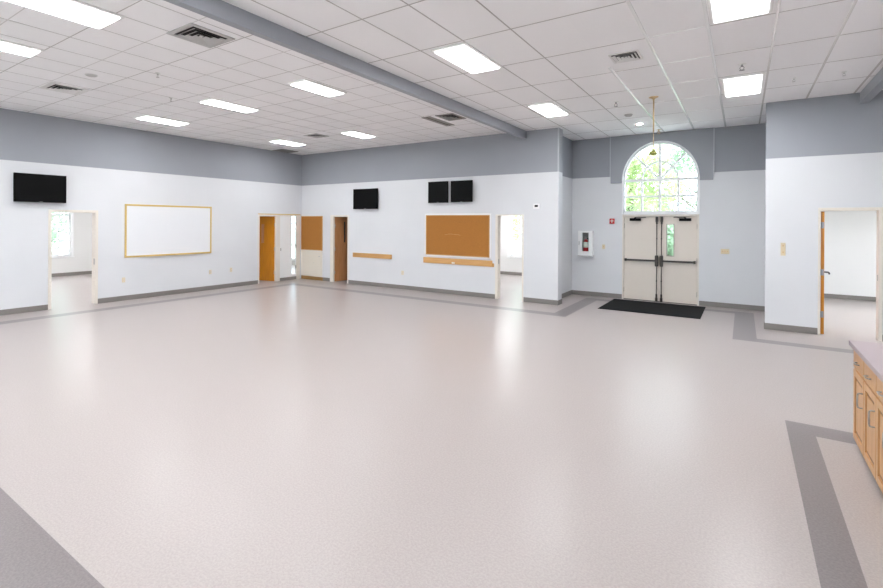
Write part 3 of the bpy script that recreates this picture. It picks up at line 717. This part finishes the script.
B = MB(); B.box(-0.44, 0.50, -0.018, 0, 0.83, 0.862); B.box(-0.46, -0.44, -0.018, 0, 0, 0.862); B.box(0.50, 0.52, -0.018, 0, 0, 0.862); B.build('panel_trim', 'cream', r)
B = MB(); B.box(0.36, 0.42, -0.020, -0.012, 0.66, 0.685); B.box(0.13, 0.15, -0.018, -0.012, 0.44, 0.46); B.build('hook_marks', 'ventgrey', r)

r = wall_thing('wall_rail', -9.03, 0.845, 'B', 'short wooden rail on back wall below the television', 'wall rail')
MB().box(-0.74, 0.74, -0.028, 0, 0, 0.135).build('rail_board', 'rail', r, bevel=0.006)
for x_ in (-0.66, -0.25, 0.25, 0.66): MB().lathe((x_, -0.028, 0.068), (0, -1, 0), ((0, 0.009), (0.002, 0.007)), 10).build('screw', 'tan', r)
r = wall_thing('wall_rail', -6.17, 0.808, 'B', 'long wooden rail on back wall under the large cork board', 'wall rail')
MB().box(-1.03, 1.03, -0.028, 0, 0, 0.158).build('rail_board', 'rail', r, bevel=0.006)
MB().box(1.03, 1.075, -0.04, 0, 0.0, 0.09).build('end_bracket', 'tan', r)
MB().box(-0.13, -0.04, -0.036, -0.028, 0.02, 0.06).build('paper_tag', 'labelwhite', r)

r = wall_thing('thermostat', -4.02, 2.30, 'B', 'small white wall thermostat right of the narrow doorway', 'thermostat')
MB().box(-0.075, 0.075, -0.028, 0, -0.02, 0.10).build('housing', 'white', r, bevel=0.006)
MB().box(-0.035, 0.045, -0.031, -0.028, 0.025, 0.07).build('display', 'black', r)

# fire extinguisher cabinet and extinguisher
r = wall_thing('extinguisher_cabinet', -3.363, 1.08, 'E', 'white wall cabinet with glass front holding a fire extinguisher', 'cabinet')
w, h, d = 0.36, 0.655, 0.17; a, b, c, e_ = -0.083, 0.087, 0.115, 0.61
B = MB(); B.box(-w / 2, w / 2, -0.006, 0, 0, h, 0)
for x0, x1, z0, z1 in ((-w / 2, -w / 2 + 0.01, 0, h), (w / 2 - 0.01, w / 2, 0, h)): B.box(x0, x1, -d, -0.006, z0, z1)
B.box(-w / 2, w / 2, -d, -0.006, 0, 0.012); B.box(-w / 2, w / 2, -d, -0.006, h - 0.01, h)
B.box(a - 0.02, b + 0.02, -0.010, -0.006, 0.02, h - 0.02, 1)
B.build('cabinet_box', ['white', 'slotgrey'], r)
B = MB()
for x0, x1, z0, z1 in ((-w / 2, a, 0, h), (b, w / 2, 0, h), (a, b, 0, c), (a, b, e_, h)): B.box(x0, x1, -d - 0.014, -d, z0, z1)
o = B.build('cabinet_door', 'white', r, bevel=0.002)
MB().box(a, b, -d - 0.009, -d - 0.006, c, e_).build('glass_pane', 'glass', o)
MB().box(-0.155, -0.145, -d - 0.03, -d - 0.014, 0.28, 0.38).build('pull_handle', 'greymetal', o)
MB().box(-w / 2 - 0.008, w / 2 + 0.008, -d - 0.02, 0, -0.022, 0).build('bottom_lip', 'ventgrey', r)
ER, EX, EY, EZ = 0.066, -3.363, YE - 0.088, 1.092
r = thing('fire_extinguisher', (EX, EY, EZ), 0, 'red fire extinguisher with pale label inside the white wall cabinet', 'fire extinguisher')
MB().lathe((0, 0, 0), (0, 0, 1), ((0, ER * 0.9), (0.01, ER), (0.34, ER), (0.38, ER * 0.75), (0.40, 0.03), (0.415, 0.022)), 24).build('tank', 'red', r)
MB().lathe((0, 0, 0.20), (0, 0, 1), ((0, ER + 0.001), (0.145, ER + 0.001)), 24).build('paper_label', 'labelwhite', r)
B = MB(); B.tube((0, 0, 0.412), (0, 0, 0.46), 0.02); B.box(-0.012, 0.012, -0.055, 0.02, 0.455, 0.475); B.box(-0.010, 0.010, -0.06, 0.0, 0.485, 0.497); B.tube((0, -0.012, 0.44), (0, -0.03, 0.44), 0.018)
B.build('valve_handle', 'greymetal', r)
B = MB(); B.path([(0.02, 0, 0.445), (0.06, -0.01, 0.44), (0.076, -0.02, 0.38), (0.076, -0.02, 0.18)], 0.008); B.lathe((0.076, -0.02, 0.18), (0, 0, -1), ((0, 0.009), (0.06, 0.012)), 10)
B.build('hose', 'black', r)

r = wall_thing('fire_alarm_pull', -2.738, 1.925, 'E', 'small red fire alarm pull station left of the entrance doors', 'fire alarm')
MB().box(-0.06, 0.06, -0.04, 0, 0, 0.14).build('housing', 'red', r, bevel=0.006)
B = MB(); B.box(-0.035, 0.035, -0.05, -0.04, 0.066, 0.088); B.box(-0.011, 0.011, -0.05, -0.04, 0.03, 0.112); B.build('pull_lever', 'labelwhite', r)

def switch(x, z, side, label, nx=1, nz=1):
    r = wall_thing('light_switch', x, z, side, label, 'light switch', 'almond switch plates')
    w, h = 0.07 + 0.046 * (nx - 1), 0.116 * nz
    MB().box(-w / 2, w / 2, -0.007, 0, -h / 2, h / 2).build('cover_plate', 'almond', r, bevel=0.003)
    for i in range(nx):
        for j in range(nz):
            xc = (i - (nx - 1) / 2) * 0.046; zc = (j - (nz - 1) / 2) * 0.116
            B = MB(); B.box(xc - 0.006, xc + 0.006, -0.016, -0.007, zc - 0.004, zc + 0.014); B.build('toggle', 'tan', r, bevel=0.002)
switch(-2.943, 1.32, 'E', 'single almond switch between extinguisher cabinet and entrance doors')
switch(-0.328, 1.304, 'E', 'wide almond switch plate right of the entrance doors', 3)
switch(0.593, 1.487, 'R', 'tall double almond switch plate left of the right doorway', 1, 2)

# ------------------------------------------------------------------ floor mat
r = thing('floor_mat', (-1.665, 12.75, 0), 0, 'black rubber-edged entrance mat before the double doors', 'mat')
B = MB(); B.box(-0.94, 0.94, -0.86, 0.86, 0.0, 0.009); B.build('mat_pile', 'mat', r, bevel=0.003)
B = MB()
for x0, x1, y0, y1 in ((-0.98, -0.94, -0.90, 0.90), (0.94, 0.98, -0.90, 0.90), (-0.94, 0.94, -0.90, -0.86), (-0.94, 0.94, 0.86, 0.90)): B.box(x0, x1, y0, y1, 0, 0.005)
B.build('rubber_border', 'black', r)

# ------------------------------------------------------------------ base cabinets and worktop at the right edge
UW, CF, CEND = 0.462, 0.80, 6.01
def base_cabinet():
    r = thing('base_cabinet', (0, 0, 0), -math.pi / 2, '', 'cabinet', 'wooden base cabinets under the pink counter')
    h = UW / 2
    MB().box(-h, h, 0.020, 0.58, 0.06, 0.866).build('body', 'cabwood', r)
    MB().box(-h, h, 0.09, 0.56, 0.0, 0.06).build('toe_kick', 'toe', r)
    o = MB().box(-h + 0.006, h - 0.006, 0.0, 0.0195, 0.682, 0.835).build('drawer', 'cabwood', r, bevel=0.003)
    B = MB(); B.path([(-0.05, 0, 0.752), (-0.05, -0.016, 0.752), (-0.038, -0.024, 0.752), (0.038, -0.024, 0.752), (0.05, -0.016, 0.752), (0.05, 0, 0.752)], 0.006); B.build('handle', 'steel', o)
    a, z0, z1, s = h - 0.006, 0.05, 0.664, 0.058
    B = MB()
    for x0, x1, q0, q1 in ((-a, -a + s, z0, z1), (a - s, a, z0, z1), (-a + s, a - s, z0, z0 + s), (-a + s, a - s, z1 - s, z1)): B.box(x0, x1, 0.0, 0.0195, q0, q1)
    o = B.build('door', 'cabwood', r, bevel=0.002)
    B = MB(); x0, x1, q0, q1 = -a + s, a - s, z0 + s, z1 - s; B.box(x0, x1, 0.013, 0.019, q0, q1, 0); B.build('groove', 'cabedge', o)
    B = MB(); i = 0.03; B.box(x0 + i, x1 - i, 0.006, 0.013, q0 + i, q1 - i); B.build('raised_panel', 'cabwood', o, bevel=0.004)
    B = MB(); xh = a - s / 2; B.path([(xh, 0, 0.43), (xh, -0.026, 0.43), (xh, -0.032, 0.445), (xh, -0.032, 0.535), (xh, -0.026, 0.55), (xh, 0, 0.55)], 0.006); B.build('handle', 'steel', o)
    return r
u = base_cabinet()
labs = ['wooden base cabinet at the far end of the pink counter', 'second wooden base cabinet from the far end of the pink counter',
        'third wooden base cabinet from the far end, cut by the right edge', 'wooden base cabinet nearest the viewer, beyond the right edge']
for i, lab in enumerate(labs):
    loc = (CF, CEND - UW * (i + 0.5), 0)
    if i == 0: u.location = loc; u['label'] = lab
    else: copy_thing(u, loc, lab)
r = thing('countertop', (CF, CEND, 0.866), 0, 'pinkish grey laminate worktop on the wooden base cabinets', 'countertop')
MB().box(-0.03, 0.62, -UW * 4 - 0.01, 0.008, 0.0, 0.042).build('slab', 'laminate', r, bevel=0.004)

# ------------------------------------------------------------------ trees outside the windows
def tree(x, y, hgt, rad, n, mat, label, seed, kind='tree'):
    rnd = random.Random(seed)
    r = thing(kind, (x, y, -0.06), 0, label, kind, 'trees outside the windows' if kind == 'tree' else None)
    B = MB(); B.lathe((0, 0, 0), (0, 0, 1), ((0, 0.24), (0.3, 0.17), (hgt * 0.35, 0.13), (hgt * 0.85, 0.04)), 10)
    for i in range(7):
        t = rnd.uniform(0, 6.28); z = hgt * rnd.uniform(0.18, 0.6); d = rad * rnd.uniform(0.5, 0.8)
        B.path([(0, 0, z), (d * 0.5 * math.cos(t), d * 0.5 * math.sin(t), z + 0.5), (d * math.cos(t), d * math.sin(t), z + 1.2)], 0.035, 6)
    B.build('trunk', 'bark', r)
    blobs = []
    for i in range(22):
        t = rnd.uniform(0, 6.28); q = rad * math.sqrt(rnd.random()) * 0.75; z = hgt * rnd.uniform(0.14, 0.92)
        blobs.append((q * math.cos(t), q * math.sin(t), z, rad * rnd.uniform(0.28, 0.46)))
    V, Fc = [], []
    for i in range(n):
        bx_, by_, bz_, br = rnd.choice(blobs)
        dv = Vector((rnd.gauss(0, 1), rnd.gauss(0, 1), rnd.gauss(0, 0.8))); dv.normalize()
        p = Vector((bx_, by_, bz_)) + dv * br * rnd.uniform(0.55, 1.0)
        if p.z < 0.25: continue
        a = Vector((rnd.gauss(0, 1), rnd.gauss(0, 1), rnd.gauss(0, 1))).normalized(); b = a.orthogonal().normalized()
        s = rnd.uniform(0.06, 0.12); k = len(V)
        V += [p - a * s, p + b * s * 0.5, p + a * s, p - b * s * 0.5]; Fc.append((k, k + 1, k + 2, k + 3))
    me = bpy.data.meshes.new('crown'); me.from_pydata([tuple(v) for v in V], [], Fc); me.materials.append(MT[mat])
    o = bpy.data.objects.new('crown', me); COL.objects.link(o); o.parent = r
tree(-4.4, 26.5, 7.4, 2.7, 13000, 'leafA', 'leafy tree outside, seen through left half of arched window', 1)
tree(-2.0, 32.8, 8.6, 3.0, 13000, 'leafB', 'leafy tree outside, seen through right half of arched window', 2)
tree(-12.8, 29.5, 7.5, 2.6, 7000, 'leafA', 'leafy tree outside, seen through the narrow back doorway', 4)
tree(-30.0, 10.5, 7.0, 2.6, 6000, 'leafB', 'leafy tree outside the window beyond the left doorway', 5)
tree(-2.5, 23.6, 2.3, 1.2, 5000, 'leafB', 'low leafy shrub outside, behind the narrow glass of the right entrance door', 7, 'shrub')
